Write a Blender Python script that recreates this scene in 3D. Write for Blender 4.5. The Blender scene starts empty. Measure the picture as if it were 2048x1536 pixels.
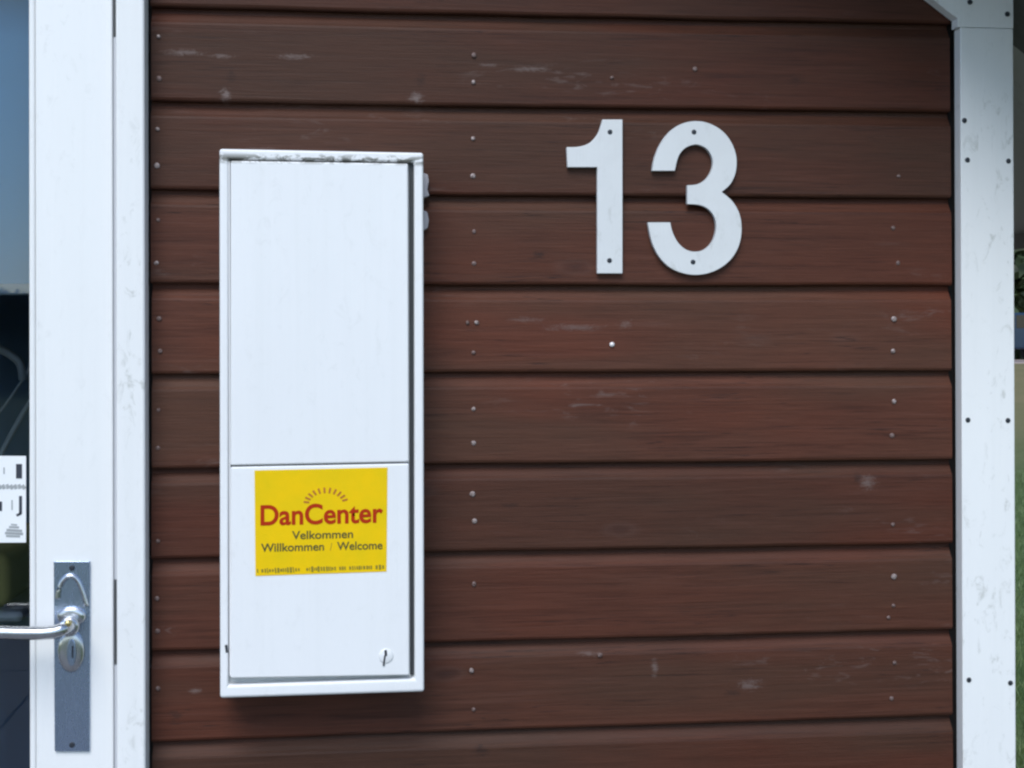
import bpy, bmesh, math, random
import numpy as np
from mathutils import Vector, Matrix, noise
from mathutils.geometry import tessellate_polygon
random.seed(7); rng = np.random.default_rng(7)
S = bpy.context.scene; C = S.collection
R = math.radians

# ------------------------------------------------------------------ camera
F, CY, EYE, D = 3000.0, 692.8, 1.6, 2.0          # focal length in photo pixels, eye height, distance to the wall
YAW, ROLL, PITCH = R(6.97), R(-0.143), R(0.199)
def turn(v):
    x, y, z = v
    c, s = math.cos(ROLL), math.sin(ROLL); x, z = c*x - s*z, s*x + c*z
    c, s = math.cos(PITCH), math.sin(PITCH); y, z = c*y - s*z, s*y + c*z
    c, s = math.cos(YAW), math.sin(YAW)
    return Vector((c*x + s*y, -s*x + c*y, z))
cam = bpy.data.cameras.new('camera'); co = bpy.data.objects.new('camera', cam); C.objects.link(co)
r_, f_, u_ = turn((1, 0, 0)), turn((0, 1, 0)), turn((0, 0, 1))
co.matrix_world = Matrix(((r_.x, u_.x, -f_.x, 0), (r_.y, u_.y, -f_.y, -D), (r_.z, u_.z, -f_.z, EYE), (0, 0, 0, 1)))
cam.sensor_width = 36; cam.lens = 36*F/2048; cam.shift_y = -(768 - CY)/2048
cam.clip_start = 0.05; cam.clip_end = 2000
S.camera = co
def at(px, py, Y=0.0):
    """world point of the plane y = Y that the photo shows at pixel px, py"""
    v = turn(((px - 1024)/F, 1, -(py - CY)/F)); t = (Y + D)/v.y
    return Vector((v.x*t, Y, EYE + v.z*t))

# ------------------------------------------------------------------ light
W = bpy.data.worlds.new('World'); S.world = W; W.use_nodes = True
nt = W.node_tree; nt.nodes.clear()
sky = nt.nodes.new('ShaderNodeTexSky'); sky.sky_type = 'NISHITA'; sky.sun_disc = False
SUN_EL, SUN_AZ = R(48), R(198)                   # compass angle clockwise from +Y: in front of the wall, to the left
sky.sun_elevation = SUN_EL; sky.sun_rotation = SUN_AZ; sky.air_density = 1.0; sky.dust_density = 0.6; sky.ozone_density = 1.5
bg = nt.nodes.new('ShaderNodeBackground'); bg.inputs[1].default_value = 0.12
wo = nt.nodes.new('ShaderNodeOutputWorld'); nt.links.new(sky.outputs[0], bg.inputs[0]); nt.links.new(bg.outputs[0], wo.inputs[0])
sl = bpy.data.lights.new('sun', 'SUN'); sl.energy = 1.5; sl.angle = R(34); sl.color = (1, 0.99, 0.97)
so = bpy.data.objects.new('sun', sl); C.objects.link(so)
d = Vector((math.sin(SUN_AZ)*math.cos(SUN_EL), math.cos(SUN_AZ)*math.cos(SUN_EL), math.sin(SUN_EL)))
so.rotation_euler = d.to_track_quat('Z', 'Y').to_euler(); so.location = (-3, -6, 8)
S.view_settings.view_transform = 'Standard'; S.view_settings.look = 'None'
S.view_settings.exposure = 0.76; S.view_settings.gamma = 1; S.view_settings.use_curve_mapping = False
S.render.engine = 'CYCLES'; S.cycles.use_denoising = True; S.cycles.filter_width = 2.4
S.cycles.max_bounces = 8; S.cycles.transparent_max_bounces = 16

# ------------------------------------------------------------------ materials
def mat(name, color, rough=0.6, metal=0.0, spec=0.5):
    m = bpy.data.materials.new(name); m.use_nodes = True
    b = m.node_tree.nodes['Principled BSDF']
    b.inputs['Base Color'].default_value = (*color, 1); b.inputs['Roughness'].default_value = rough
    b.inputs['Metallic'].default_value = metal; b.inputs['Specular IOR Level'].default_value = spec
    return m
class NG:
    """small helper to wire nodes"""
    def __init__(s, m): s.t = m.node_tree; s.b = s.t.nodes['Principled BSDF']
    def n(s, typ, ins=None, **kw):
        q = s.t.nodes.new(typ)
        for k, v in kw.items(): setattr(q, k, v)
        for k, v in (ins or {}).items():
            if isinstance(v, bpy.types.NodeSocket): s.t.links.new(v, q.inputs[k])
            else: q.inputs[k].default_value = v
        return q
    def noise(s, vec, scale, detail=4, rough=0.55, dist=0.0):
        return s.n('ShaderNodeTexNoise', {'Vector': vec, 'Scale': scale, 'Detail': detail, 'Roughness': rough, 'Distortion': dist}).outputs['Fac']
    def scale(s, vec, sc, off=None):
        ins = {'Vector': vec, 'Scale': sc}
        q = s.n('ShaderNodeMapping', ins)
        if off is not None: s.t.links.new(off, q.inputs['Location'])
        return q.outputs[0]
    def ramp(s, fac, stops, interp='LINEAR'):
        q = s.n('ShaderNodeValToRGB', {'Fac': fac}); q.color_ramp.interpolation = interp
        e = q.color_ramp.elements
        while len(e) < len(stops): e.new(0.5)
        for el, (p, c) in zip(e, stops): el.position = p; el.color = (*c, 1) if not isinstance(c, (int, float)) else (c, c, c, 1)
        return q.outputs[0]
    def mix(s, fac, a, b, blend='MIX'):
        q = s.n('ShaderNodeMix', data_type='RGBA', blend_type=blend)
        for i, v in ((0, fac), (6, a), (7, b)):
            if isinstance(v, bpy.types.NodeSocket): s.t.links.new(v, q.inputs[i])
            else: q.inputs[i].default_value = v if i == 0 else (*v, 1)
        return q.outputs[2]
    def math(s, op, a, b=0.0, c=0.0):
        q = s.n('ShaderNodeMath', operation=op)
        for i, v in enumerate((a, b, c)):
            if isinstance(v, bpy.types.NodeSocket): s.t.links.new(v, q.inputs[i])
            else: q.inputs[i].default_value = v
        return q.outputs[0]
    def bump(s, h, strength, dist):
        q = s.n('ShaderNodeBump', {'Height': h, 'Strength': strength, 'Distance': dist})
        s.t.links.new(q.outputs[0], s.b.inputs['Normal'])
    def geo(s): return s.n('ShaderNodeNewGeometry').outputs['Position']

PALE, DARKK = (0.19, 0.15, 0.14), (0.022, 0.012, 0.010)
SCARS = [(370, 105, .030, .005, .6, PALE), (445, 112, .022, .004, .5, PALE), (590, 113, .028, .005, .6, PALE), (1060, 138, .030, .005, .5, PALE), (980, 130, .02, .003, .4, PALE),
         (452, 190, .009, .012, .75, PALE), (462, 150, .008, .014, .5, DARKK), (832, 196, .013, .009, .7, PALE), (842, 160, .009, .013, .5, DARKK), (1080, 510, .012, .008, .75, DARKK),
         (1150, 655, .05, .006, .4, PALE), (1050, 640, .03, .005, .35, PALE), (1250, 650, .014, .008, .4, PALE), (1735, 965, .016, .013, .5, PALE), (1715, 955, .008, .012, .6, DARKK),
         (1310, 1335, .006, .016, .5, PALE), (1180, 1308, .02, .005, .4, PALE), (1500, 1370, .02, .01, .45, PALE), (1465, 1385, .015, .008, .5, DARKK), (960, 1500, .014, .011, .75, DARKK),
         (1020, 1010, .02, .005, .55, DARKK), (350, 1430, .012, .01, .5, DARKK), (390, 1382, .01, .005, .5, PALE), (520, 300, .03, .006, .3, PALE), (1590, 160, .014, .01, .5, DARKK)]
def wood_material():
    m = mat('stained_wood', (0.07, 0.03, 0.025), 0.5, 0.0, 0.2); g = NG(m); p = g.geo()
    rnd = g.n('ShaderNodeObjectInfo').outputs['Random']
    off = g.n('ShaderNodeCombineXYZ', {'X': g.math('MULTIPLY', rnd, 37.0), 'Y': g.math('MULTIPLY', rnd, 11.0), 'Z': 0.0}).outputs[0]
    grain = g.noise(g.scale(p, (5, 5, 150), off), 1.0, 6, 0.65, 0.6)
    fine = g.noise(g.scale(p, (14, 14, 520), off), 1.0, 4, 0.7, 0.2)
    patch = g.noise(g.scale(p, (1.6, 1, 9), off), 1.0, 3, 0.5, 0.4)
    red = g.noise(g.scale(p, (2.2, 1, 4.0)), 1.3, 3, 0.5, 0.2)
    col = g.ramp(grain, [(0.30, (0.044, 0.0145, 0.0085)), (0.46, (0.071, 0.0242, 0.014)), (0.60, (0.081, 0.0285, 0.017)), (0.75, (0.095, 0.040, 0.029))])
    col = g.mix(g.ramp(red, [(0.44, 0.0), (0.70, 0.7)]), col, (0.094, 0.026, 0.0135))
    col = g.mix(g.ramp(patch, [(0.38, 0.6), (0.60, 0.0)]), col, (0.057, 0.030, 0.019))
    tone = g.math('MULTIPLY_ADD', rnd, 0.40, 0.81)
    tone2 = g.math('MULTIPLY_ADD', fine, 0.9, 0.56)
    tv = g.math('MULTIPLY', tone, tone2)
    col = g.mix(1.0, col, g.n('ShaderNodeCombineColor', {0: tv, 1: tv, 2: tv}).outputs[0], 'MULTIPLY')
    # knots: sparse dark eyes with a pale weathered rim
    vo = g.n('ShaderNodeTexVoronoi', {'Vector': g.scale(p, (2.6, 0.4, 7.0), off), 'Scale': 1.0, 'Randomness': 1.0}, feature='F1')
    kd = g.math('ADD', vo.outputs['Distance'], g.math('MULTIPLY', g.noise(p, 45, 3), 0.05))
    col = g.mix(g.ramp(kd, [(0.035, 0.5), (0.085, 0.0)]), col, (0.028, 0.015, 0.014))
    col = g.mix(g.ramp(kd, [(0.06, 0.0), (0.08, 0.07), (0.12, 0.0)]), col, (0.15, 0.12, 0.11))
    # worn pale scuffs where the stain has gone, in streaks
    sc = g.noise(g.scale(p, (22, 10, 90), off), 1.0, 5, 0.6, 1.2)
    where = g.noise(g.scale(p, (2.4, 1, 13), off), 1.0, 2)
    sm = g.math('MULTIPLY', g.ramp(sc, [(0.56, 0.0), (0.72, 1.0)]), g.ramp(where, [(0.56, 0.0), (0.68, 0.5)]))
    col = g.mix(sm, col, (0.17, 0.13, 0.12))
    # drying cracks: thin dark lines along the grain, here and there
    ck = g.noise(g.scale(p, (3.0, 3, 190), off), 1.0, 3, 0.5, 0.35)
    cw = g.noise(g.scale(p, (3.5, 1, 22), off), 1.0, 2)
    line = g.ramp(g.math('ABSOLUTE', g.math('SUBTRACT', ck, 0.5)), [(0.004, 1.0), (0.013, 0.0)])
    col = g.mix(g.math('MULTIPLY', line, g.ramp(cw, [(0.5, 0.0), (0.6, 0.75)])), col, (0.016, 0.008, 0.007))
    # weathered scars that the photograph shows, each with its own place and shape
    n3 = g.noise(g.scale(p, (75, 30, 230)), 1.0, 5, 0.75, 1.4)
    for (sx, sy, ax, az, st, cl) in SCARS:
        q = at(sx, sy); mp = g.n('ShaderNodeVectorMath', {0: p, 1: (q.x, 0, q.z)}, operation='SUBTRACT').outputs[0]
        mp = g.n('ShaderNodeVectorMath', {0: mp, 1: (1/ax, 0, 1/az)}, operation='MULTIPLY').outputs[0]
        ln = g.n('ShaderNodeVectorMath', {0: mp}, operation='LENGTH').outputs['Value']
        k_ = g.math('SUBTRACT', g.math('MULTIPLY_ADD', n3, 3.2, -0.75), ln)
        col = g.mix(g.ramp(k_, [(0.0, 0.0), (0.8, st)]), col, cl)
    g.t.links.new(col, g.b.inputs['Base Color'])
    g.t.links.new(g.math('MULTIPLY_ADD', grain, 0.25, 0.42), g.b.inputs['Roughness'])
    g.bump(g.math('ADD', g.math('MULTIPLY', grain, 0.7), g.math('MULTIPLY', fine, 0.5)), 0.55, 0.0015)
    return m
WOOD = wood_material()

def paint_material(name, base, grime=0.25, rough=0.38, stretch=(6, 6, 1.2), top=None):
    m = mat(name, base, rough); g = NG(m); p = g.geo()
    n1 = g.noise(g.scale(p, stretch), 1.2, 4, 0.6, 0.3)
    dirt = g.noise(g.scale(p, (60, 60, 30)), 1.0, 6, 0.7, 0.8)
    wh = g.noise(g.scale(p, (9, 9, 3)), 1.0, 2)
    col = g.mix(g.ramp(n1, [(0.3, 0.0), (0.75, 0.5)]), base, tuple(c*0.90 for c in base))
    mk = g.math('MULTIPLY', g.ramp(dirt, [(0.56, 0.0), (0.68, grime)]), g.ramp(wh, [(0.42, 0.15), (0.62, 1.0)]))
    col = g.mix(mk, col, (0.30, 0.31, 0.27))
    streak = g.noise(g.scale(p, (55, 55, 1.1)), 1.0, 4, 0.6, 0.2)
    col = g.mix(g.ramp(streak, [(0.50, 0.0), (0.75, 0.10)]), col, (0.60, 0.62, 0.60))
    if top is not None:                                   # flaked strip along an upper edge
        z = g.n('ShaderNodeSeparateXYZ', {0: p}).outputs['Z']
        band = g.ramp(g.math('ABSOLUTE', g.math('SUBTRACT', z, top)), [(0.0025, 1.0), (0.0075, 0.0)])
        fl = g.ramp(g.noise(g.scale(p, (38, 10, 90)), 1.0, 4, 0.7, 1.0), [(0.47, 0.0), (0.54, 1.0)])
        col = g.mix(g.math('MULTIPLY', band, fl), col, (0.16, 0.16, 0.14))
    g.t.links.new(col, g.b.inputs['Base Color'])
    h = g.math('ADD', g.noise(g.scale(p, (260, 260, 9)), 1.0, 3, 0.6), g.math('MULTIPLY', dirt, 0.6))
    g.bump(h, 0.35, 0.0008)
    return m
PAINT = paint_material('white_trim_paint', (0.80, 0.81, 0.81), 0.5)
DOORPAINT = paint_material('white_door_paint', (0.81, 0.82, 0.82), 0.15, 0.3)
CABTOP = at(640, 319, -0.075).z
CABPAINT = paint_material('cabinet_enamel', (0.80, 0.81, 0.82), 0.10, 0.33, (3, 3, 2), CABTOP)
DIGIT = paint_material('cast_number_enamel', (0.66, 0.68, 0.69), 0.5, 0.4, (25, 25, 25))
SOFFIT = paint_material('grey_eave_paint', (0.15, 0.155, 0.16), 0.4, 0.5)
EAVE = paint_material('side_eave_paint', (0.75, 0.76, 0.77), 0.4, 0.5)
BLACK = mat('black_wall_paper', (0.012, 0.010, 0.010), 0.9)
def nail_material(name, c1, c2):
    m = mat(name, c1, 0.5, 0.25); g = NG(m); n = g.noise(g.geo(), 420, 4, 0.7)
    g.t.links.new(g.mix(g.ramp(n, [(0.42, 0.0), (0.62, 1.0)]), c1, c2), g.b.inputs['Base Color']); return m
NAILB = nail_material('nail_head_bright', (0.40, 0.34, 0.33), (0.12, 0.07, 0.055))
NAILD = nail_material('nail_head_dull', (0.21, 0.15, 0.14), (0.08, 0.04, 0.03))
SCREW = mat('dark_screw', (0.03, 0.035, 0.045), 0.5, 0.4)
def metal_material(name, col, rough, var=0.12):
    m = mat(name, col, rough, 1.0); g = NG(m); p = g.geo()
    n = g.noise(g.scale(p, (90, 90, 30)), 1.0, 5, 0.7, 0.5)
    g.t.links.new(g.math('MULTIPLY_ADD', n, var*2, rough - var), g.b.inputs['Roughness'])
    g.t.links.new(g.mix(g.ramp(n, [(0.35, 0.0), (0.7, 0.6)]), col, tuple(c*0.55 for c in col)), g.b.inputs['Base Color'])
    g.bump(n, 0.15, 0.0008)
    return m
PLATE = metal_material('worn_plate_steel', (0.44, 0.54, 0.74), 0.27)
STEEL = metal_material('handle_steel', (0.62, 0.64, 0.67), 0.24)
BRASS = mat('brass', (0.62, 0.50, 0.22), 0.3, 1.0)
GAPDARK = mat('dark_gap_fill', (0.05, 0.055, 0.06), 0.7)
YELLOW = mat('sticker_yellow', (0.72, 0.53, 0.006), 0.5, 0, 0.15)
g = NG(YELLOW); p = g.geo()
g.t.links.new(g.mix(g.ramp(g.noise(p, 30, 4), [(0.35, 0.0), (0.7, 0.7)]), (0.82, 0.53, 0.002), (0.68, 0.50, 0.004)), g.b.inputs['Base Color'])
RED = mat('print_red', (0.40, 0.028, 0.006), 0.6, 0, 0.1)
BROWN = mat('print_brown', (0.42, 0.13, 0.01), 0.5)
OLIVE = mat('print_dark', (0.075, 0.07, 0.012), 0.5)
OLIVE2 = mat('print_faint', (0.24, 0.19, 0.01), 0.5)
PAPER = mat('notice_paper', (0.80, 0.82, 0.83), 0.5)
INK = mat('notice_ink', (0.03, 0.035, 0.05), 0.5)
INKG = mat('notice_grey_ink', (0.34, 0.36, 0.37), 0.5)
BLIND = mat('blue_blind_cloth', (0.22, 0.52, 0.82), 0.8)
g = NG(BLIND); g.bump(g.noise(g.scale(g.geo(), (900, 900, 900)), 1.0, 2), 0.3, 0.0005)
t_ = BLIND.node_tree; tl = t_.nodes.new('ShaderNodeBsdfTranslucent'); tl.inputs[0].default_value = (0.25, 0.45, 0.65, 1)
mx_ = t_.nodes.new('ShaderNodeMixShader'); mx_.inputs[0].default_value = 0.3
t_.links.new(t_.nodes['Principled BSDF'].outputs[0], mx_.inputs[1]); t_.links.new(tl.outputs[0], mx_.inputs[2]); t_.links.new(mx_.outputs[0], t_.nodes['Material Output'].inputs[0])
HEM = mat('blind_hem', (0.30, 0.36, 0.45), 0.5)
CANE = mat('pale_cane', (0.34, 0.36, 0.42), 0.45)
ROOM = mat('room_dark_wall', (0.55, 0.68, 0.85), 0.8)
FLOORM = mat('room_floor', (0.10, 0.07, 0.05), 0.5)
CURT = mat('dark_cloth', (0.02, 0.035, 0.06), 0.9)
ROOFM = mat('roof_felt', (0.05, 0.05, 0.055), 0.9)
g = NG(ROOFM); g.bump(g.noise(g.geo(), 60, 5), 0.6, 0.004)
def glass_material():
    m = bpy.data.materials.new('window_glass'); m.use_nodes = True; t = m.node_tree; t.nodes.clear()
    o = t.nodes.new('ShaderNodeOutputMaterial'); mx = t.nodes.new('ShaderNodeMixShader')
    tr = t.nodes.new('ShaderNodeBsdfTransparent'); tr.inputs[0].default_value = (0.90, 0.94, 0.95, 1)
    gl = t.nodes.new('ShaderNodeBsdfGlossy'); gl.inputs['Roughness'].default_value = 0.01
    fr = t.nodes.new('ShaderNodeFresnel'); fr.inputs[0].default_value = 1.55
    t.links.new(fr.outputs[0], mx.inputs[0]); t.links.new(tr.outputs[0], mx.inputs[1]); t.links.new(gl.outputs[0], mx.inputs[2])
    t.links.new(mx.outputs[0], o.inputs[0]); return m
GLASS = glass_material()
def ground_material():
    m = mat('lawn_soil', (0.05, 0.08, 0.03), 0.9); g = NG(m); p = g.geo()
    a = g.noise(p, 0.7, 5, 0.6); b = g.noise(p, 9, 5, 0.7)
    col = g.ramp(a, [(0.3, (0.055, 0.10, 0.030)), (0.55, (0.10, 0.14, 0.055)), (0.75, (0.15, 0.15, 0.08))])
    col = g.mix(g.ramp(b, [(0.3, 0.0), (0.7, 0.8)]), col, (0.045, 0.075, 0.022))
    yy_ = g.n('ShaderNodeSeparateXYZ', {0: p}).outputs['Y']
    dry = g.math('MULTIPLY', g.ramp(g.math('MULTIPLY', yy_, 0.025), [(0.30, 0.0), (0.55, 1.0)]), g.math('MULTIPLY_ADD', a, 0.6, 0.5))
    col = g.mix(dry, col, (0.20, 0.165, 0.085))
    g.t.links.new(col, g.b.inputs['Base Color']); g.bump(b, 0.8, 0.03); return m
LAWN = ground_material()
def blade_material(name, c1, c2):
    m = mat(name, c1, 0.55); g = NG(m); p = g.geo()
    g.t.links.new(g.mix(g.noise(p, 3.0, 4), c1, c2), g.b.inputs['Base Color']); return m
LAWN.node_tree.nodes['Principled BSDF'].inputs['Specular IOR Level'].default_value = 0.1
BLADE = blade_material('grass_blades', (0.06, 0.13, 0.03), (0.14, 0.18, 0.07))
LEAF = blade_material('dark_leaves', (0.018, 0.035, 0.014), (0.05, 0.08, 0.028))
BARK = mat('bark', (0.07, 0.055, 0.045), 0.9)
g = NG(BARK); g.bump(g.noise(g.scale(g.geo(), (20, 20, 4)), 1.0, 5), 0.8, 0.02)
GRAVEL = mat('gravel', (0.36, 0.29, 0.26), 0.9)
g = NG(GRAVEL); g.bump(g.noise(g.geo(), 25, 5), 0.8, 0.02)
STONE = mat('paving_stone', (0.17, 0.17, 0.175), 0.85)
g = NG(STONE); g.bump(g.noise(g.geo(), 40, 5), 0.5, 0.004)
CARP = mat('dark_blue_car_paint', (0.012, 0.03, 0.06), 0.25); CARG = mat('car_window', (0.01, 0.012, 0.015), 0.1)
TYRE = mat('tyre', (0.02, 0.02, 0.02), 0.8); RIM = mat('alloy_rim', (0.5, 0.5, 0.52), 0.3, 1.0); LAMP = mat('car_lamp_glass', (0.6, 0.62, 0.65), 0.15)

# ------------------------------------------------------------------ object helpers
def link(name, me, parent=None, m=None):
    o = bpy.data.objects.new(name, me); C.objects.link(o)
    if parent: o.parent = parent
    if m is not None and me is not None and not me.materials: me.materials.append(m)
    return o
def tag(o, label=None, cat=None, group=None, kind=None):
    for k, v in (('label', label), ('category', cat), ('group', group), ('kind', kind)):
        if v: o[k] = v
    return o
def thing(name, label, cat, loc, group=None):
    o = link(name, None); o.location = loc; o.empty_display_size = 0.05; o.matrix_world = Matrix.Translation(loc)
    return tag(o, label, cat, group)
def mesh_of(bm, name='mesh', smooth=False):
    bmesh.ops.recalc_face_normals(bm, faces=bm.faces)
    me = bpy.data.meshes.new(name); bm.to_mesh(me); bm.free()
    if smooth:
        for p in me.polygons: p.use_smooth = True
    return me
def put(name, bm, m, parent=None, smooth=False, bevel=0.0, seg=2):
    """link a bmesh built in world coordinates under its parent"""
    if parent is not None:
        pl = parent.location if parent.parent is None else parent.location + parent.parent.location
        bmesh.ops.translate(bm, verts=bm.verts, vec=-pl)
    o = link(name, mesh_of(bm, name, smooth), parent, m)
    if bevel:
        b = o.modifiers.new('bevel', 'BEVEL'); b.width = bevel; b.segments = seg; b.limit_method = 'ANGLE'; b.angle_limit = R(40)
        o.data.polygons.foreach_set('use_smooth', [True]*len(o.data.polygons))
        w = o.modifiers.new('normals', 'WEIGHTED_NORMAL'); w.keep_sharp = False
    return o
def box(bm, x0, x1, y0, y1, z0, z1):
    v = [bm.verts.new((x, y, z)) for z in (z0, z1) for y in (y0, y1) for x in (x0, x1)]
    for f in ((0, 2, 3, 1), (4, 5, 7, 6), (0, 1, 5, 4), (2, 6, 7, 3), (0, 4, 6, 2), (1, 3, 7, 5)): bm.faces.new([v[i] for i in f])
    return v
def bx(*a):
    bm = bmesh.new(); box(bm, *a); return bm
def prism(bm, pts, y0, y1):
    """outline of (x, z) points, front at y0, back at y1"""
    a = [bm.verts.new((x, y0, z)) for x, z in pts]; b = [bm.verts.new((x, y1, z)) for x, z in pts]
    fs = [bm.faces.new(a), bm.faces.new(b[::-1])]
    for i in range(len(pts)): j = (i+1) % len(pts); bm.faces.new((a[j], a[i], b[i], b[j]))
    return fs
def prism_px(pts, yf, yb):
    bm = bmesh.new(); prism(bm, [(q.x, q.z) for q in (at(a, b, yf) for a, b in pts)], yf, yb); return bm
def tube(bm, path, rad, n=12, caps=True):
    path = [Vector(p) for p in path]; rings = []
    rad = rad if isinstance(rad, (list, tuple)) else [rad]*len(path)
    ref = Vector((0, 0, 1))
    for i, p in enumerate(path):
        t = (path[min(i+1, len(path)-1)] - path[max(i-1, 0)]).normalized()
        a = t.cross(ref) if abs(t.dot(ref)) < 0.95 else t.cross(Vector((1, 0, 0)))
        a.normalize(); b = t.cross(a)
        rings.append([bm.verts.new(p + (a*math.cos(2*math.pi*k/n) + b*math.sin(2*math.pi*k/n))*rad[i]) for k in range(n)])
    for r0, r1 in zip(rings, rings[1:]):
        for k in range(n): bm.faces.new((r0[k], r0[(k+1) % n], r1[(k+1) % n], r1[k]))
    if caps: bm.faces.new(rings[0][::-1]); bm.faces.new(rings[-1])
def spline(pts, closed=False, n=6):
    """Catmull-Rom through points (2-D or 3-D)"""
    P = [Vector(p) for p in pts]; out = []
    for i in range(len(P)-1):
        a, b, c, e = P[max(i-1, 0)], P[i], P[i+1], P[min(i+2, len(P)-1)]
        for k in range(n):
            t = k/n; out.append(0.5*((2*b) + (c-a)*t + (2*a-5*b+4*c-e)*t*t + (3*b-a-3*c+e)*t**3))
    out.append(P[-1]); return out

# ------------------------------------------------------------------ setting: ground
def gh(y):
    t = min(max((y - 7)/26, 0), 1); return 1.26*(t*t*(3-2*t))
bm = bmesh.new(); ys = [-400, -120, -40, -10, 0, 4, 7] + list(range(9, 35, 2)) + [40, 60, 120, 400]; xs = [-400, -60, -15, -5, 0, 5, 15, 60, 400]
grid = [[bm.verts.new((x, y, gh(y))) for x in xs] for y in ys]
for j in range(len(ys)-1):
    for i in range(len(xs)-1): bm.faces.new((grid[j][i], grid[j][i+1], grid[j+1][i+1], grid[j+1][i]))
tag(put('ground', bm, LAWN), kind='structure')
tag(put('gravel_drive', bx(-60, 90, 34.5, 47, 1.255, 1.275), GRAVEL), kind='structure')
tag(put('bounce_gravel', bx(1.45, 2.1, -0.5, 8.5, 0.002, 0.015), GRAVEL), kind='structure')  # unseen gravel strip added to keep green bounce off the eave
pav = link('patio', None); tag(pav, kind='structure')  # unseen paving, laid deep so the handle plate mirrors grey stone
slab = mesh_of(bx(-0.245, 0.245, -0.245, 0.245, 0, 0.05), 'paving_slab')
slab.materials.append(STONE)
for i in range(12):
    for j in range(13):
        s = link('paving_slab', slab, pav); s.location = (-4.6 + i*0.5, -0.32 - j*0.5, 0.0 + random.uniform(-0.002, 0.002))
# grass blades on the part of the lawn seen past the corner
n = 42000
yy = 1.0 + 13*rng.random(n)**0.8; xx = (yy + 2)*(0.40 + 0.32*rng.random(n)) ; xx = np.maximum(xx, 1.1)
zz = np.array([gh(y) for y in yy]); h = 0.03 + 0.05*rng.random(n); w = 0.002 + 0.003*rng.random(n)
an = rng.random(n)*6.283; lean = (rng.random((n, 2)) - 0.5)*0.06
V = np.zeros((n, 3, 3)); V[:, 0] = np.stack([xx - np.cos(an)*w, yy - np.sin(an)*w, zz], 1); V[:, 1] = np.stack([xx + np.cos(an)*w, yy + np.sin(an)*w, zz], 1)
V[:, 2] = np.stack([xx + lean[:, 0], yy + lean[:, 1], zz + h], 1)
me = bpy.data.meshes.new('grass'); me.from_pydata(V.reshape(-1, 3).tolist(), [], np.arange(3*n).reshape(n, 3).tolist())
tag(link('grass', me, None, BLADE), 'short green lawn grass beyond the white corner board', 'grass', kind='stuff')

# ------------------------------------------------------------------ the boarded wall
# joints between boards, measured in the photograph at four places along the wall
JX = [340, 935, 1415, 1840]
J = [[21, 35, 45, 50], [209, 220, 223, 228], [383, 399, 400, 403], [572, 577, 578, 577], [755, 751, 750, 749],
     [944, 933, 931, 927], [1125, 1108, 1103, 1095], [1310, 1289, 1279, 1267], [1491, 1469, 1454, 1440]]
XL, XR = at(302, 700).x, at(1904, 700).x            # ends of the boards in view
XS = [at(x, 700).x for x in JX]
JZ = [[at(x, y).z for x, y in zip(JX, r)] for r in J]
mean = [sum(r)/4 for r in JZ]; dz = (mean[0] - mean[-1])/8
def joint(k, x):
    if 0 <= k < len(JZ):
        zz = JZ[k]; v = float(np.interp(x, XS, zz)); return 0.65*v + 0.35*mean[k] if XL - 0.01 < x < XR + 0.01 else mean[k]
    return mean[0] - k*dz if k < 0 else mean[-1] - (k-8)*dz
ROOF_X, ROOF_K, RIDGE = at(1912, 45).x, 0.72, -2.05
ROOF_Z = at(1912, 45).z + 0.100                       # soffit height above the corner
def soffit(x): return ROOF_Z - ROOF_K*(x - ROOF_X) if x > RIDGE else ROOF_Z - ROOF_K*(RIDGE - ROOF_X) - ROOF_K*(RIDGE - x)
XWL = 2*RIDGE - at(2029, 700).x
DX0, DX1 = -1.30, XL - 0.03                           # outer edges of the door frame
wall = thing('wooden_wall', 'reddish brown horizontal board wall between glass door and white corner', 'wall', (XL, 0, 0))
def plank(k, x0, x1):
    step = 0.045 if 0 <= k + 1 and k < 9 and x0 > -0.5 else 0.6
    n = max(2, int((x1-x0)/step)); bm = bmesh.new(); rows = []
    jit = random.uniform(-0.0008, 0.0008)
    for i in range(n+1):
        x = x0 + (x1-x0)*i/n
        w = 0.0008*noise.noise(Vector((x*3, k*7.1, 0))) + jit; e = 0.0007*noise.noise(Vector((x*9, k*3.3, 5)))
        zt, zb = joint(k, x), joint(k+1, x)
        prof = [(0.018, zt+0.010), (0.0125, zt+0.010), (0.0105, zt-0.0025), (0.0035, zt-0.0125), (0.0008, zt-0.0155), (0.0, zt-0.0185),
                (-0.0005, (zt+zb)/2), (-0.001, zb+0.0090+e), (0.0002, zb+0.0063+e), (0.0022, zb+0.0047+e), (0.018, zb+0.0040+e)]
        rows.append([bm.verts.new((x, y + (w if y < 0.011 else 0), z)) for y, z in prof])
    for a, b in zip(rows, rows[1:]):
        for j in range(len(a)): jj = (j+1) % len(a); bm.faces.new((a[j], a[jj], b[jj], b[j]))
    bm.faces.new(rows[0]); bm.faces.new(rows[-1][::-1])
    return put('plank', bm, WOOD, wall)
seen = {}
for k in range(-13, 11):
    zt, zb = joint(k, 0), joint(k+1, 0)
    if zb < 0.10: continue
    if zt < 2.24:
        seen[k] = plank(k, XL + random.uniform(0, 0.001), XR - random.uniform(0, 0.002)); plank(k, XWL + 0.09, DX0 - 0.005)
    else:
        zm = zb
        xr = min(XR, ROOF_X + (ROOF_Z - zm)/ROOF_K); xl = max(XWL + 0.09, 2*RIDGE - xr)
        if xr - xl > 0.15:
            p_ = plank(k, xl, xr)
            if -2 < k: seen[k] = p_
bm = bmesh.new()
YB0, YB1 = 0.0185, 0.10
box(bm, DX1 + 0.012, XR + 0.07, YB0, YB1, 0.05, 2.2); box(bm, XWL + 0.02, DX0 - 0.012, YB0, YB1, 0.05, 2.2)
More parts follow.
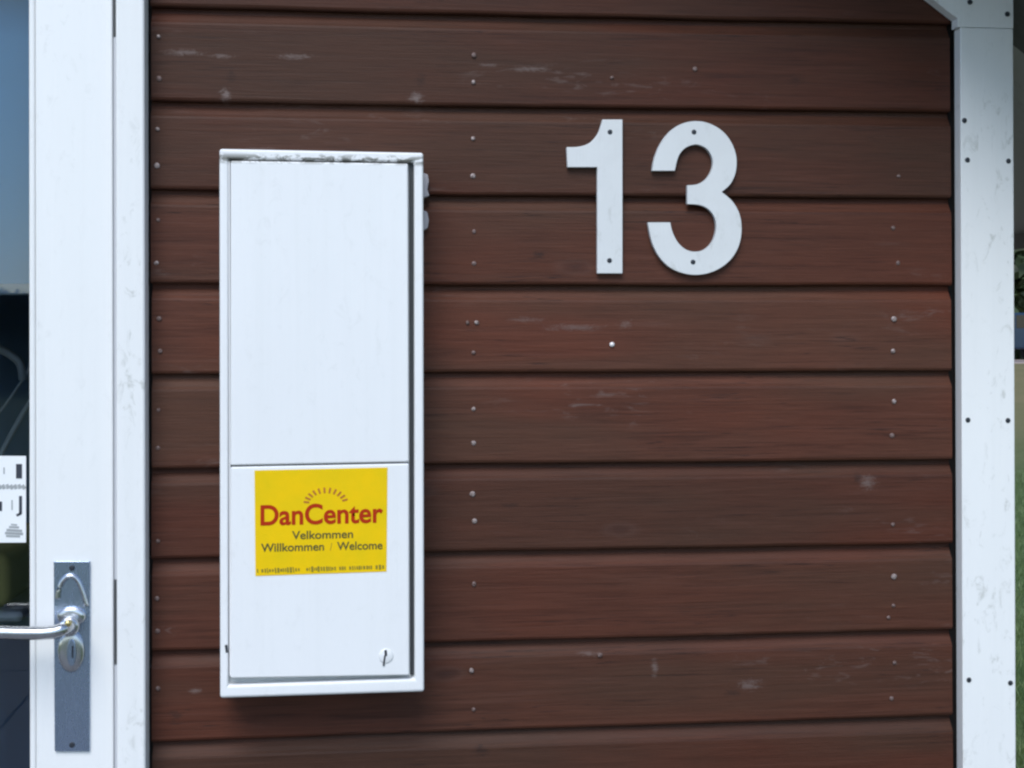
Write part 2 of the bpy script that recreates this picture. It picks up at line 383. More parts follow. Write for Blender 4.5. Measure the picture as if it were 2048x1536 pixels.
prism(bm, [(XWL + 0.02, 2.201), (XR + 0.07, 2.201), (XR + 0.07, soffit(XR + 0.07) - 0.004 + 0.2), (RIDGE, soffit(RIDGE) - 0.004), (XWL + 0.02, 2.21)], YB0, YB1)
put('backing', bm, BLACK, wall)
nails = [(317, 73, 1), (318, 157, 0), (315, 258, 1), (314, 331, 1), (316, 440, 0), (313, 526, 1), (318, 637, 0), (320, 702, 0), (317, 820, 0), (316, 896, 0),
         (316, 1082, 0), (314, 1197, 0), (315, 1262, 0), (316, 1377, 0), (948, 110, 0), (947, 164, 1), (946, 277, 1), (946, 352, 1), (948, 463, 0), (948, 527, 0),
         (935, 645, 0), (953, 645, 1), (947, 705, 0), (947, 818, 1), (947, 886, 1), (945, 988, 1), (949, 1042, 1), (948, 1168, 0), (943, 1341, 1), (947, 1419, 0),
         (1224, 155, 0), (1224, 689, 2), (1797, 352, 0), (1786, 456, 0), (1796, 526, 0), (1788, 638, 1), (1786, 702, 1), (1788, 803, 1), (1784, 871, 0), (1786, 1049, 0),
         (1788, 1153, 1), (1787, 1211, 0), (1777, 1235, 0), (1789, 1325, 0), (1783, 1397, 0), (1390, 138, 0), (1200, 1310, 0)]
def head_mesh(r, h, m, name):
    bm = bmesh.new(); n = 10; prev = None
    for rr, yy in ((r, 0.0008), (r, -h*0.4), (r*0.7, -h*0.85)):
        ring = [bm.verts.new((rr*math.cos(6.2832*i/n), yy, rr*math.sin(6.2832*i/n))) for i in range(n)]
        if prev:
            for i in range(n): bm.faces.new((prev[i], prev[(i+1) % n], ring[(i+1) % n], ring[i]))
        prev = ring
    c = bm.verts.new((0, -h, 0))
    for i in range(n): bm.faces.new((prev[i], prev[(i+1) % n], c))
    me = mesh_of(bm, name, True); me.materials.append(m); return me
NM = [head_mesh(0.0034, 0.0012, NAILD, 'nail'), head_mesh(0.0037, 0.0014, NAILB, 'nail'), head_mesh(0.0042, 0.0024, mat('zinc_screw', (0.75, 0.72, 0.72), 0.35, 0.2), 'nail')]
for px, py, b in nails:
    q = at(px, py, -0.0012)
    for k, pl in seen.items():
        if joint(k, q.x) > q.z > joint(k+1, q.x):
            o = link('nail', NM[b], pl); o.location = q - wall.location; f_s = random.uniform(0.75, 1.08); o.scale = (f_s*random.uniform(.85, 1.1), 1, f_s); o.rotation_euler = (random.uniform(-.06, .06), random.uniform(0, 3), random.uniform(-.06, .06)); break

# ------------------------------------------------------------------ corner board, frieze and roof
YP = -0.022
cb = thing('corner_board', 'white painted vertical corner board at right end of the brown wall', 'corner board', (at(1975, 700).x, 0, 0))
xa, xb = at(1923, 700, YP).x, at(2029, 700, YP).x
zc = at(1975, 56, YP).z
put('front_board', bx(xa, xb, YP, -0.0005, 0.08, zc), PAINT, cb, bevel=0.0014)
put('side_board', bx(xb - 0.0225, xb - 0.001, 0.0, 0.12, 0.08, zc), PAINT, cb, bevel=0.002)
SM = head_mesh(0.0036, 0.0006, SCREW, 'screw')
def screw(px, py, par, y=YP):
    o = link('screw', SM, par); o.location = at(px, py, y - 0.0004) - par.location
for q in ((1935, 320), (2017, 322), (1936, 840), (2016, 841), (1938, 1360), (2021, 1366), (1929, 241)): screw(*q, cb)
for zz in (0.35, 0.8): 
    for x in (xa + 0.015, xb - 0.012): o = link('screw', SM, cb); o.location = Vector((x, YP - 0.0004, zz)) - cb.location
fr = thing('frieze_board', 'white sloping board under the roof meeting the corner board', 'trim board', (ROOF_X, 0, ROOF_Z))
zf = at(1914, 37, YP).z
xe = at(2026, 0, YP).x
xk = at(1915, 45, YP).x
pts = [(xk, zf), (xk, zc + 0.0004), (xb, zc + 0.0004), (xb, soffit(xb) - 0.002), (RIDGE + 0.001, soffit(RIDGE) - 0.003), (RIDGE + 0.001, zf + ROOF_K*(xk - RIDGE))]
bm = bmesh.new(); prism(bm, pts, YP - 0.0002, -0.0022); put('sloping_board', bm, PAINT, fr, bevel=0.0005)
bm = bmesh.new(); prism(bm, [(2*RIDGE - x, z) for x, z in [(xa - 0.0005, zf), (xb, zc), (xb, soffit(xb) - 0.002), (RIDGE + 0.001, soffit(RIDGE) - 0.003), (RIDGE + 0.001, zf + ROOF_K*(xa - RIDGE))]], YP - 0.0015, -0.0022)
put('sloping_board', bm, PAINT, fr, bevel=0.002)
for q in ((2015, 28), (1940, 4)): screw(*q, fr, YP - 0.0015)
roof = thing('gabled_roof', 'grey painted roof eave overhanging the right corner of the wall', 'roof', (RIDGE, 0, soffit(RIDGE)))
XE = 1.33; OV = -0.34
def slope(side, y0, y1, o0, o1, m, name, x_out=XE, bev=0.0):
    xo = x_out; bm = bmesh.new(); P4 = [(RIDGE, soffit(RIDGE) + o0), (xo, soffit(xo) + o0), (xo, soffit(xo) + o1), (RIDGE, soffit(RIDGE) + o1)]
    if side < 0: P4 = [(2*RIDGE - x, z) for x, z in P4]
    prism(bm, P4, y0, y1); return put(name, bm, m, roof, bevel=bev)
for sd in (1, -1):
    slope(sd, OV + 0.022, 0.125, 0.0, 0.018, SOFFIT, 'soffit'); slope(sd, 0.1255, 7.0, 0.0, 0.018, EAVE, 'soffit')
    slope(sd, OV + 0.022, 7.0, 0.0185, 0.15, ROOFM, 'roof_slab')
    slope(sd, OV, OV + 0.0215, -0.03, 0.17, PAINT, 'bargeboard', XE + 0.02, 0.002)
    xf = XE + 0.0005; zz = soffit(XE)
    put('fascia', bx(*( (xf, xf + 0.02) if sd > 0 else (2*RIDGE - xf - 0.02, 2*RIDGE - xf)), OV + 0.022, 7.0, zz - 0.03, zz + 0.13), PAINT, roof, bevel=0.002)
# side of the house and its back
sw = thing('side_wall', 'brown board side wall of the house running back from the corner', 'wall', (xb, 0.12, 0))
me = mesh_of(bx(-0.020, -0.002, 0.0, 6.7, 0.004, 0.116), 'board'); me.materials.append(WOOD)
for k in range(17):
    o = link('plank', me, sw); o.location = (0, 0.003, 0.08 + k*0.12)
put('backing', bx(xb - 0.10, xb - 0.0205, 0.1205, 6.8, 0.05, 2.1), BLACK, sw)

# ------------------------------------------------------------------ room behind the glass door
ro = link('room', None); tag(ro, kind='structure')
bm = bmesh.new(); box(bm, -3.2, 0.7, 3.6, 3.7, 0, 2.5); box(bm, -3.3, -3.2, 0.1, 3.7, 0, 2.5); box(bm, 0.7, 0.8, 0.101, 3.7, 0, 2.5); put('room_wall', bm, ROOM, ro)
put('room_floor', bx(-3.2, 0.7, 0.101, 3.6, 0.05, 0.12), FLOORM, ro); put('room_ceiling', bx(-3.3, 0.8, 0.101, 3.7, 2.5, 2.6), ROOM, ro)

# ------------------------------------------------------------------ door frame and glass door
YF, YD = -0.040, -0.026
df = thing('door_frame', 'white painted door casing between glass door and brown boards', 'door frame', (DX1, 0, 0))
cx0, cx1 = at(232, 700, YF).x, at(290, 700, YF).x
bm = bx(cx0, cx1, YF, 0.002, 0.08, 2.19); put('jamb_casing', bm, PAINT, df, bevel=0.004, seg=3)
put('jamb_casing', bx(DX0 - 0.003, DX0 + 0.045, YF, 0.018, 0.08, 2.19), PAINT, df, bevel=0.004)
put('head_casing', bx(DX0 - 0.02, cx1 + 0.015, YF - 0.004, 0.018, 2.1905, 2.2385), PAINT, df, bevel=0.004)
bm = bmesh.new(); box(bm, cx0 + 0.001, cx1 - 0.002, 0.0182, 0.12, 0.08, 2.19); box(bm, DX0, DX0 + 0.04, 0.0182, 0.12, 0.08, 2.19)
put('jamb_lining', bm, PAINT, df)
put('threshold', bx(DX0 + 0.05, cx0 - 0.004, -0.02, 0.12, 0.05, 0.10), STEEL, df)
dr = thing('glass_door', 'white framed glass door with long steel handle plate', 'door', (at(120, 700).x, YD, 0.105))
sx0, sx1 = at(71, 700, YD).x, at(226, 700, YD).x; lx0 = DX0 + 0.049; YK = YD + 0.056
put('stile', bx(sx0, sx1, YD, YK, 0.105, 2.185), DOORPAINT, dr, bevel=0.0025)
put('stile', bx(lx0, lx0 + 0.105, YD, YK, 0.105, 2.185), DOORPAINT, dr, bevel=0.0025)
zbm, ztp = 0.30, 2.08
put('rail', bx(lx0 + 0.1055, sx0 - 0.0005, YD, YK, ztp, 2.185), DOORPAINT, dr, bevel=0.002)
put('rail', bx(lx0 + 0.1055, sx0 - 0.0005, YD, YK, 0.105, zbm), DOORPAINT, dr, bevel=0.002)
gx = at(57, 700, YD).x
put('glazing_bead', bx(gx, sx0 - 0.0005, YD + 0.003, YD + 0.02, zbm + 0.0005, ztp - 0.0005), DOORPAINT, dr, bevel=0.003)
put('glazing_bead', bx(lx0 + 0.1055, lx0 + 0.1145, YD + 0.003, YD + 0.02, zbm + 0.0005, ztp - 0.0005), DOORPAINT, dr, bevel=0.003)
YG = YD + 0.021
put('pane', bx(lx0 + 0.107, sx0 - 0.001, YG, YG + 0.004, zbm + 0.001, ztp - 0.001), GLASS, dr)
zq = [at(229, y, YD).z for y in (72, 1160, 1330)]
put('weather_seal', bx(sx1 + 0.0005, cx0 - 0.0003, YD + 0.004, 0.0, 0.105, 2.185), mat('grey_seal', (0.50, 0.52, 0.56), 0.6), dr)
for a_, b_ in ((zq[0], 2.18), (zq[2], zq[1])): put('seal_gap', bx(sx1 + 0.0008, cx0 - 0.0006, YD + 0.0032, YD + 0.0045, a_, b_), GAPDARK, dr)
def strip_px0(L, y, t):
    bm = bmesh.new()
    for x0, y0, x1, y1, w in L:
        dx, dy = x1-x0, y1-y0; l = math.hypot(dx, dy); nx, ny = -dy/l*w/2, dx/l*w/2
        prism(bm, [(q.x, q.z) for q in (at(x0+nx, y0+ny, y), at(x1+nx, y1+ny, y), at(x1-nx, y1-ny, y), at(x0-nx, y0-ny, y))], y, y + t)
    return bm
# handle plate with lever, thumb turn and arched reflection bead
hp = put('handle_plate', prism_px([(107, 1122), (180, 1122), (179, 1503), (109, 1503)], YD - 0.004, YD - 0.0003), PLATE, dr, bevel=0.0012)
YH = YD - 0.0045
def px3(L, y): return [at(a, b, y) for a, b in L]
bm = bmesh.new(); tube(bm, spline(px3([(115, 1198), (119, 1174), (130, 1156), (143, 1152), (155, 1160), (166, 1186), (173, 1212)], YH), n=5), [0.0034]*31, 8); put('reflection_arch', bm, STEEL, hp, True)  # pale arched reflection of the plate modelled as a raised bead
def dome(name, cx, cz, rx, rz, hgt, m, y=YH, rot=0.0, n=32):
    L = []; bm = bmesh.new(); prev = None
    for k, (f, dy) in enumerate(((1, 0.001), (1, -hgt*0.35), (0.93, -hgt*0.75), (0.8, -hgt), (0.45, -hgt*1.06))):
        ring = [bm.verts.new(at(cx + rx*f*math.cos(6.28318*i/n), cz + rz*f*math.sin(6.28318*i/n), y + dy)) for i in range(n)]
        if prev:
            for i in range(n): bm.faces.new((prev[i], prev[(i+1) % n], ring[(i+1) % n], ring[i]))
        prev = ring
    bm.faces.new(prev[::-1]); return put(name, bm, m, hp, True)
dome('lever_rose', 143, 1233, 29, 20, 0.006, STEEL)
dome('cylinder_rose', 142, 1303, 27, 42, 0.005, STEEL)
bm = bmesh.new(); prism(bm, [(q.x, q.z) for q in (at(145 + (9 if 4 < t < 12 else 9)*math.cos(t*0.3927), 1303 + 27*math.sin(t*0.3927), YH) for t in range(16))], YH - 0.0085, YH - 0.004); put('lock_cylinder', bm, PLATE, hp, bevel=0.0008)
put('keyhole', strip_px0([(145, 1292, 145, 1316, 3.4)], YH - 0.0090, 0.001), SCREW, hp)
c0 = at(141, 1250, YH)
bm = bmesh.new(); tube(bm, [c0 + Vector((0, 0.002, 0)), c0 + Vector((0, -0.012, 0)), c0 + Vector((0, -0.014, 0))], [0.0125, 0.0125, 0.0095], 24); put('rosette', bm, STEEL, hp, True)
bm = bmesh.new(); a = at(136, 1247, YH - 0.06); L = [at(141, 1252, YH - 0.004), at(139, 1252, YH - 0.02), at(136, 1253, YH - 0.035), at(127, 1257, YH - 0.048), at(112, 1263, YH - 0.052), at(85, 1266, YH - 0.054), at(40, 1266, YH - 0.055), at(0, 1265, YH - 0.055), at(-50, 1264, YH - 0.054)]
L = spline(L, n=5); nL = len(L); put('lever', (tube(bm, L, [0.0078 + 0.0006*min(1, i/20) - (0.003 if i == nL-1 else 0) for i in range(nL)], 18), bm)[1], STEEL, hp, True)
q = at(137, 1246, YH - 0.045); bm = bmesh.new(); tube(bm, [q + Vector((0, 0.004, 0)), q + Vector((0, -0.006, 0)), q + Vector((0, -0.0075, 0))], [0.0042, 0.0042, 0.003], 14); put('grub_screw', bm, BRASS, hp, True)
for sp in ((144, 1136), (144, 1490)):
    o = link('screw', SM, hp); o.location = at(*sp, YH) - dr.location
# notice on the pane
YN = YG - 0.0006
no = put('notice', prism_px([(-120, 911), (52, 912), (52, 1085), (-120, 1086)], YN, YN + 0.0004), PAPER, dr)
no['label'] = 'white paper notice with dark marks on the glass'
YM = YN - 0.0004
def marks(L, m, name='printed_mark'):
    bm = bmesh.new()
    for x0, y0, x1, y1, w in L:
        dx, dy = x1-x0, y1-y0; l = math.hypot(dx, dy); nx, ny = -dy/l*w/2, dx/l*w/2
        prism(bm, [(q.x, q.z) for q in (at(x0+nx, y0+ny, YM), at(x1+nx, y1+ny, YM), at(x1-nx, y1-ny, YM), at(x0-nx, y0-ny, YM))], YM, YM + 0.0002)
    put(name, bm, m, no)
marks([(38, 928, 38, 957, 12), (41, 992, 41, 1028, 6), (42, 1027, 33, 1031, 5), (0, 1003, 0, 1022, 8), (-30, 930, -30, 957, 22), (-80, 992, -80, 1028, 6), (-60, 992, -60, 1028, 6)], INK)
marks([(x, 974 + (x % 3), x + 6, 972 + (x % 4), 9) for x in range(-100, 48, 8)] + [(10, 1066, 46, 1068, 5), (13, 1060, 44, 1062, 5), (18, 1054, 38, 1055, 4), (22, 1049, 34, 1050, 3), (12, 1072, 40, 1073, 4), (-80, 1060, -30, 1064, 14), (24, 1000, 24, 1020, 2.5), (8, 935, 8, 948, 2.5)], INKG)

# things seen through the glass
bl = thing('roller_blind', 'blue roller blind pulled halfway down behind the door glass', 'blind', (-0.75, 0.05, at(20, 570, 0.05).z))
zb = at(20, 568, 0.05).z; zh = at(20, 590, 0.05).z
put('cloth', bx(lx0 + 0.02, -0.29, 0.050, 0.0512, zb, 2.12), BLIND, bl)
put('hem_bar', bx(lx0 + 0.02, -0.29, 0.046, 0.056, zh, zb + 0.0005), HEM, bl, bevel=0.003)
put('roller', (lambda b: (tube(b, [(lx0 + 0.02, 0.07, 2.14), (-0.29, 0.07, 2.14)], 0.02), b)[1])(bmesh.new()), HEM, bl, True)
ch = thing('cane_chair', 'pale bentwood chair frame standing inside behind the glass', 'chair', (-0.75, 0.45, 0.12))
def rod(L, r, name='bent_rod', y=0.40):
    bm = bmesh.new(); tube(bm, spline([at(a, b, y) for a, b in L], n=6), r, 10); put(name, bm, CANE, ch, True)
rod([(-140, 700), (-70, 675), (-10, 695), (18, 708), (40, 727), (46, 760)], 0.0065, 'top_rail')
rod([(-60, 880), (0, 822), (30, 782), (56, 742), (75, 700)], 0.0022)
rod([(-10, 935), (5, 902), (30, 855), (55, 812), (80, 780)], 0.0042)
rod([(-150, 760), (-80, 860), (-60, 960), (-70, 1100)], 0.0042)
YC = 0.24
ym = at(0, 1206, YC).z
put('seat', bx(-1.15, -0.42, YC - 0.1, YC + 0.32, ym - 0.012, ym + 0.004), CANE, ch, bevel=0.01)
put('reflection_block', bx(-1.14, -0.44, YC - 0.09, YC + 0.30, ym + 0.005, at(0, 1105, YC - 0.09).z), mat('olive_reflection', (0.36, 0.29, 0.10), 0.9), ch, bevel=0.02, seg=3)  # olive block standing in for a yellow-brown reflection in the glass
for x in (-1.13, -0.62):
    for y in (YC - 0.09, YC + 0.3): bm = bmesh.new(); tube(bm, [(x, y, 0.121), (x, y, ym - 0.03)], 0.011); put('leg', bm, CANE, ch, True)
put('seat_frame', bx(-1.15, -0.58, YC - 0.1, YC + 0.32, ym - 0.04, ym - 0.0125), CURT, ch, bevel=0.004)

cu_ = thing('backcloth', 'dark navy curtain added behind the bentwood chair to brighten the dark pane', 'backcloth', (-0.8, 0.8, 0.13))  # navy cloth added inside to lift the tone of the dark pane
bm = bmesh.new(); fr_ = [bm.verts.new((-2.3 + 0.025*i, 0.8 + 0.035*math.sin(i*0.9) + 0.012*math.sin(i*2.3), z)) for z in (0.13, 2.4) for i in range(108)]
for i in range(107): bm.faces.new((fr_[i], fr_[i+1], fr_[108+i+1], fr_[108+i]))
put('cloth', bm, mat('navy_backcloth', (0.16, 0.24, 0.40), 0.9), cu_, True).modifiers.new('thickness', 'SOLIDIFY').thickness = 0.003
bm = bmesh.new(); tube(bm, [(-2.4, 0.8, 2.42), (0.5, 0.8, 2.42)], 0.012); put('rail', bm, HEM, cu_, True)
# ------------------------------------------------------------------ meter cabinet
YCB = -0.075
cab = thing('meter_cabinet', 'tall white metal cabinet with yellow sticker mounted on the brown boards', 'cabinet', at(643, 1390, 0))
O4 = [(438.5, 297), (847, 305), (848.5, 1384), (440, 1397)]; I4 = [(457, 318), (828, 324), (829, 1357), (457, 1370)]
def ring_frame(o4, i4, yf, ym_, yb):
    bm = bmesh.new(); A = [at(*q, yf) for q in o4]; B = [at(*q, yf) for q in i4]
    of = [bm.verts.new(a) for a in A]; inf = [bm.verts.new(b) for b in B]
    om = [bm.verts.new((a.x, yb, a.z)) for a in A]; im = [bm.verts.new((b.x, ym_, b.z)) for b in B]
    for i in range(4):
        j = (i+1) % 4; bm.faces.new((of[i], of[j], inf[j], inf[i])); bm.faces.new((of[j], of[i], om[i], om[j])); bm.faces.new((inf[i], inf[j], im[j], im[i]))
    bm.faces.new(im); bm.faces.new(om[::-1]); return bm
hs = put('housing', ring_frame(O4, I4, YCB, YCB + 0.014, -0.0012), CABPAINT, cab, bevel=0.0035, seg=3)
YL = YCB - 0.004
def panel(q4, name, par=cab):
    bm = bmesh.new(); prism(bm, [(q.x, q.z) for q in (at(a, b, YL) for a, b in q4)], YL, YCB + 0.009)
    return put(name, bm, CABPAINT, par, bevel=0.0022, seg=3)
up = panel([(461, 321), (816, 327), (818, 924), (461, 931)], 'upper_panel')
lp = panel([(461, 934), (818, 927), (819, 1351), (461, 1357)], 'lower_door')
put('hinge_strip', bx(at(457.5, 600, YCB).x, at(460, 600, YCB).x, YCB + 0.001, YCB + 0.012, at(460, 1352, YCB).z, at(460, 322, YCB).z), CABPAINT, cab)
put('gap_shade', bx(at(820, 600, YCB).x, at(828, 600, YCB).x, YCB + 0.0095, YCB + 0.0135, at(824, 1353, YCB).z, at(824, 326, YCB).z), GAPDARK, cab)  # dark strip painting shade into the open slot beside the door
bm = bmesh.new(); q = at(772, 1312, YL); tube(bm, [q + Vector((0, 0.002, 0)), q + Vector((0, -0.0006, 0)), q + Vector((0, -0.0012, 0))], [0.0092, 0.0092, 0.0080], 24); lk = put('lock', bm, CABPAINT, cab, True)
lk.data.polygons[0].use_smooth = False
def strip_px(L, y, t):
    bm = bmesh.new()
    for x0, y0, x1, y1, w in L:
        dx, dy = x1-x0, y1-y0; l = math.hypot(dx, dy); nx, ny = -dy/l*w/2, dx/l*w/2
        prism(bm, [(q.x, q.z) for q in (at(x0+nx, y0+ny, y), at(x1+nx, y1+ny, y), at(x1-nx, y1-ny, y), at(x0-nx, y0-ny, y))], y, y + t)
    return bm
o = put('key_slot', strip_px([(771, 1300, 772, 1312, 5), (770, 1311, 767, 1332, 3.4)], YL - 0.0016, 0.0008), SCREW, cab)
put('hinge_pin', strip_px([(452, 1290, 454, 1305, 5)], YCB - 0.0006, 0.001), SCREW, cab)
bm = bmesh.new()
for L_ in ([(846, 345), (856, 349), (858, 362), (855, 378), (859, 392), (846, 396)], [(846, 420), (855, 424), (858, 440), (856, 456), (846, 462)]):
    prism(bm, [(q.x, q.z) for q in (at(a, b, -0.012) for a, b in L_)], -0.012, -0.0012)
put('old_sealant', bm, mat('old_sealant', (0.42, 0.40, 0.43), 0.7), cab, bevel=0.0015)
# sticker with its print
YS = YL - 0.0006
st = put('sticker', prism_px([(509, 941), (775, 935), (773, 1143), (511, 1152)], YS, YS + 0.0005), YELLOW, cab)
st['label'] = 'yellow rental company welcome sticker with red lettering'
def text(s, px0, px1, pyb, hpx, m, off=0.0, tilt=-3.0, italic=0.0):
    cu = bpy.data.curves.new('lettering', 'FONT'); cu.body = s; cu.size = 1; cu.offset = off; cu.shear = italic
    t = bpy.data.objects.new('tmp', cu); C.objects.link(t); dg = bpy.context.evaluated_depsgraph_get()
    me = bpy.data.meshes.new_from_object(t.evaluated_get(dg)); bpy.data.objects.remove(t)
    xs_ = [v.co.x for v in me.vertices]; x0, x1 = min(xs_), max(xs_); cap = 0.73
    for v in me.vertices:
        u = (v.co.x - x0)/(x1 - x0); px = px0 + (px1 - px0)*u; py = pyb - hpx*v.co.y/cap + tilt*(u - 0.5)
        w = at(px, py, YS - 0.0004); v.co = w - cab.location
    me.materials.clear(); me.materials.append(m)
    o = link('lettering', me, st); return o
text('DanCenter', 521, 766, 1047, 41, RED, 0.022, -6)
text('Velkommen', 584, 706, 1077, 17, OLIVE, 0.014, -3)
text('Willkommen', 522, 648, 1102, 17, OLIVE, 0.014, -3)
text('Welcome', 674, 765, 1099, 17, OLIVE, 0.014, -2)
text('/', 660, 664, 1101, 16, OLIVE2, 0.0, 0)
L = []
for i in range(11):
    t = R(172 - i*15.5); cxp, czp = 652, 1008
    L.append((cxp + 34*math.cos(t), czp - 22*math.sin(t), cxp + 45*math.cos(t), czp - 33*math.sin(t), 3.6))
put('sun_rays', strip_px(L, YS - 0.0004, 0.0002), BROWN, st)
L = []; x = 514
random.seed(3)
while x < 766:
    w = random.uniform(1.6, 4.5); yb_ = 1142 - 8*(x - 514)/255
    if random.random() > 0.16: L.append((x, yb_, x + w, yb_ - 0.3, random.uniform(5, 11)))
    x += w + random.uniform(0.9, 2.6)
put('small_print', strip_px(L, YS - 0.0004, 0.0002), OLIVE2, st)

# ------------------------------------------------------------------ house number
def digit(outline, label, screws):
    b = outline; bm = bmesh.new(); YN_ = -0.0095
    P2 = [at(x, y, YN_) for x, y in outline]
    t = thing('house_number', label, 'number', Vector((sum(p.x for p in P2)/len(P2), 0, min(p.z for p in P2))))
    a = [bm.verts.new((p.x, YN_, p.z)) for p in P2]; c = [bm.verts.new((p.x, -0.0015, p.z)) for p in P2]
    for f in tessellate_polygon([[Vector((p.x, p.z, 0)) for p in P2]]):
        bm.faces.new([a[i] for i in f]); bm.faces.new([c[i] for i in f[::-1]])
    for i in range(len(a)): j = (i+1) % len(a); bm.faces.new((a[j], a[i], c[i], c[j]))
    o = put('numeral', bm, DIGIT, t)
    bv = o.modifiers.new('bevel', 'BEVEL'); bv.width = 0.0007; bv.segments = 2; bv.limit_method = 'ANGLE'; bv.angle_limit = R(50)
    for q in screws:
        s = link('screw', SMD, t); s.location = at(*q, YN_ - 0.0002) - t.location
SMD = head_mesh(0.0034, 0.0007, SCREW, 'screw')
def zo(L): return [(1080 + x/3.84, 200 + y/3.84) for x, y in L]
c1 = spline(zo([(205, 362), (300, 358), (380, 330), (440, 265), (468, 195), (480, 150)]), n=5)
one = [tuple(v) for v in c1] + zo([(634, 150), (634, 1332), (440, 1332), (440, 516), (212, 516)])
digit(one, 'white numeral one with flag and straight stem, left of the numeral three', [(1220, 264), (1219, 521)])
oa = spline(zo([(862, 542), (878, 450), (925, 335), (1000, 238), (1090, 182), (1195, 162), (1300, 180), (1400, 238), (1472, 330), (1508, 440), (1502, 555), (1462, 645), (1395, 706)]), n=4)
ob = spline(zo([(1395, 706), (1475, 775), (1530, 870), (1548, 985), (1530, 1110), (1470, 1218), (1370, 1298), (1250, 1338), (1130, 1336), (1010, 1292), (920, 1208), (860, 1090), (828, 940)]), n=4)
oc = spline(zo([(1000, 940), (1018, 1015), (1060, 1095), (1120, 1148), (1190, 1165), (1262, 1148), (1322, 1090), (1352, 1000), (1345, 910), (1300, 842), (1230, 806), (1132, 798)]), n=4)
od = spline(zo([(1132, 655), (1210, 646), (1280, 602), (1322, 525), (1325, 450), (1290, 382), (1235, 348), (1180, 342), (1110, 372), (1062, 435), (1035, 542)]), n=4)
three = [tuple(v) for v in oa[:-1] + ob + oc + od]
digit(three, 'white curved numeral three, between the numeral one and the corner board', [(1388, 264), (1386, 524)])

# ------------------------------------------------------------------ trees and a car past the corner, trees across the garden
def tree(x, y, h, cr, label, group, low=0.25, nl=2600, ls=0.16):
    z0 = gh(y); t = thing('garden_tree', label, 'tree', (x, y, z0), group)
    bm = bmesh.new(); pts = [(x + random.uniform(-.1, .1)*i, y + random.uniform(-.1, .1)*i, z0 + h*0.75*i/5) for i in range(6)]
    tube(bm, pts, [0.16*h/6*(1 - i*0.16) for i in range(6)], 8)
    for i in range(6):
        b = Vector(pts[1 + i % 4]); an = i*1.3; e = b + Vector((math.cos(an)*cr*0.6, math.sin(an)*cr*0.6, h*0.22))
        tube(bm, [b, (b+e)/2 + Vector((0, 0, 0.1)), e], [0.05, 0.035, 0.015], 6)
    put('trunk', bm, BARK, t, True)
    cl = [(rng.normal(size=3)*np.array([cr*.45, cr*.45, h*.2]) + np.array([0, 0, h*(low + (1-low)/2)])) for _ in range(16)]
    c = np.array(cl)[rng.integers(0, 16, nl)] + rng.normal(size=(nl, 3))*cr*0.26
    c[:, 2] = np.clip(c[:, 2], 0.15, h)
    a = rng.normal(size=(nl, 3)); a /= np.linalg.norm(a, axis=1)[:, None]; b = np.cross(a, rng.normal(size=(nl, 3))); b /= np.linalg.norm(b, axis=1)[:, None]
    s = (ls*(0.6 + 0.8*rng.random(nl)))[:, None]
    V = np.stack([c - a*s, c - b*s*0.5, c + a*s, c + b*s*0.5], 1).reshape(-1, 3)
    me = bpy.data.meshes.new('crown'); me.from_pydata(V.tolist(), [], np.arange(4*nl).reshape(nl, 4).tolist())
    link('crown', me, t, LEAF)
for i, (x, y, h, cr) in enumerate([(22.5, 50, 6.5, 3.4), (27.5, 54, 7.5, 3.8), (18, 52, 6, 3.2), (33, 50, 6.5, 3.4), (13, 53, 7, 3.4)]):
    tree(x, y, h, cr, ['dark leafy tree right behind the dark blue parked car', 'tallest tree of the row beyond the drive', 'tree behind the front of the parked car', 'rightmost tree of the row beyond the drive', 'leftmost tree of the row, hidden by the house corner'][i], 'trees beyond the drive', 0.1, 4200, 0.3)
hd = thing('hedge', 'long dark hedge across the garden mirrored in the door glass', 'hedge', (0, -58, 0))
n = 30000
c = np.stack([rng.uniform(-45, 45, n), rng.uniform(-1.2, 1.2, n), rng.uniform(0.05, 1, n)], 1); c[:, 2] *= 3.98; c[:, 0] += rng.normal(size=n)*0.05
a = rng.normal(size=(n, 3)); a /= np.linalg.norm(a, axis=1)[:, None]; b = np.cross(a, rng.normal(size=(n, 3))); b /= np.linalg.norm(b, axis=1)[:, None]
s_ = (0.13*(0.6 + 0.8*rng.random(n)))[:, None]
me = bpy.data.meshes.new('foliage'); me.from_pydata(np.stack([c - a*s_, c - b*s_*.6, c + a*s_, c + b*s_*.6], 1).reshape(-1, 3).tolist(), [], np.arange(4*n).reshape(n, 4).tolist())
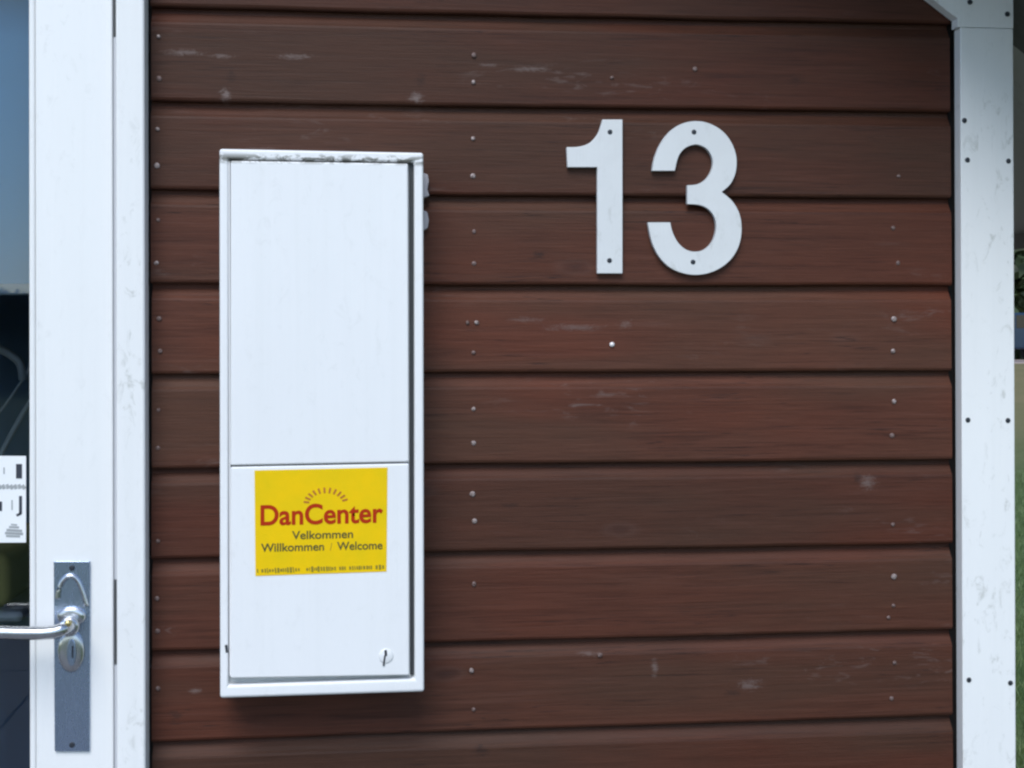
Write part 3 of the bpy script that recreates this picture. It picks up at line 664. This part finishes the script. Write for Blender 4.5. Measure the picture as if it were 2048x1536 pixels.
link('foliage', me, hd, LEAF)
bm = bmesh.new()
for i in range(60): tube(bm, [(-44 + i*1.5, -58, 0), (-44 + i*1.5 + 0.1, -58, 1.6), (-44 + i*1.5, -58, 2.9)], [0.07, 0.05, 0.02], 6)
put('inner_twigs', bx(-44.8, 44.8, -59.05, -56.95, 0.1, 3.88), mat('hedge_inside', (0.016, 0.026, 0.012), 1.0), hd)
o = put('stems', bm, BARK, hd); o['kind'] = 'stuff'
cy_ = 40.0; gz = 1.275; cx_ = 19.6
car = thing('parked_car', 'dark blue car parked on gravel beyond the lawn past the corner', 'car', (cx_, cy_, gz))
prof = [(-2.1, .35), (-2.15, .75), (-1.9, .88), (-1.15, .95), (-.55, 1.40), (.75, 1.42), (1.55, .98), (2.05, .93), (2.15, .6), (2.1, .35)]
bm = bmesh.new(); prism(bm, [(cx_ + a, gz + b) for a, b in prof], cy_ - .85, cy_ + .85); put('body', bm, CARP, car, bevel=0.08, seg=3)
for s in (-.853, .853):
    for wn in ([(-.98, .97), (-.5, 1.33), (.02, 1.34), (.02, .97)], [(.08, .97), (.08, 1.34), (.70, 1.34), (1.35, .98)]):
        bm = bmesh.new(); prism(bm, [(cx_ + a, gz + b) for a, b in wn], cy_ + s - .006, cy_ + s + .006); put('window', bm, CARG, car)
    for wx in (-1.35, 1.35):
        bm = bmesh.new(); yc = cy_ + s*0.93; tube(bm, [(cx_ + wx, yc - .1, gz + .32), (cx_ + wx, yc + .1, gz + .32)], .32, 24); wh = put('wheel', bm, TYRE, car)
        bm = bmesh.new(); tube(bm, [(cx_ + wx, yc - .11, gz + .32), (cx_ + wx, yc + .11, gz + .32)], .19, 16); r__ = put('rim', bm, RIM, car); r__.parent = wh
for y in (cy_ - .6, cy_ + .6): put('headlight', bx(cx_ - 2.17, cx_ - 2.0, y - .18, y + .18, gz + .62, gz + .76), LAMP, car, bevel=.02); put('tail_light', bx(cx_ + 2.02, cx_ + 2.16, y - .15, y + .15, gz + .7, gz + .84), RED, car, bevel=.02)
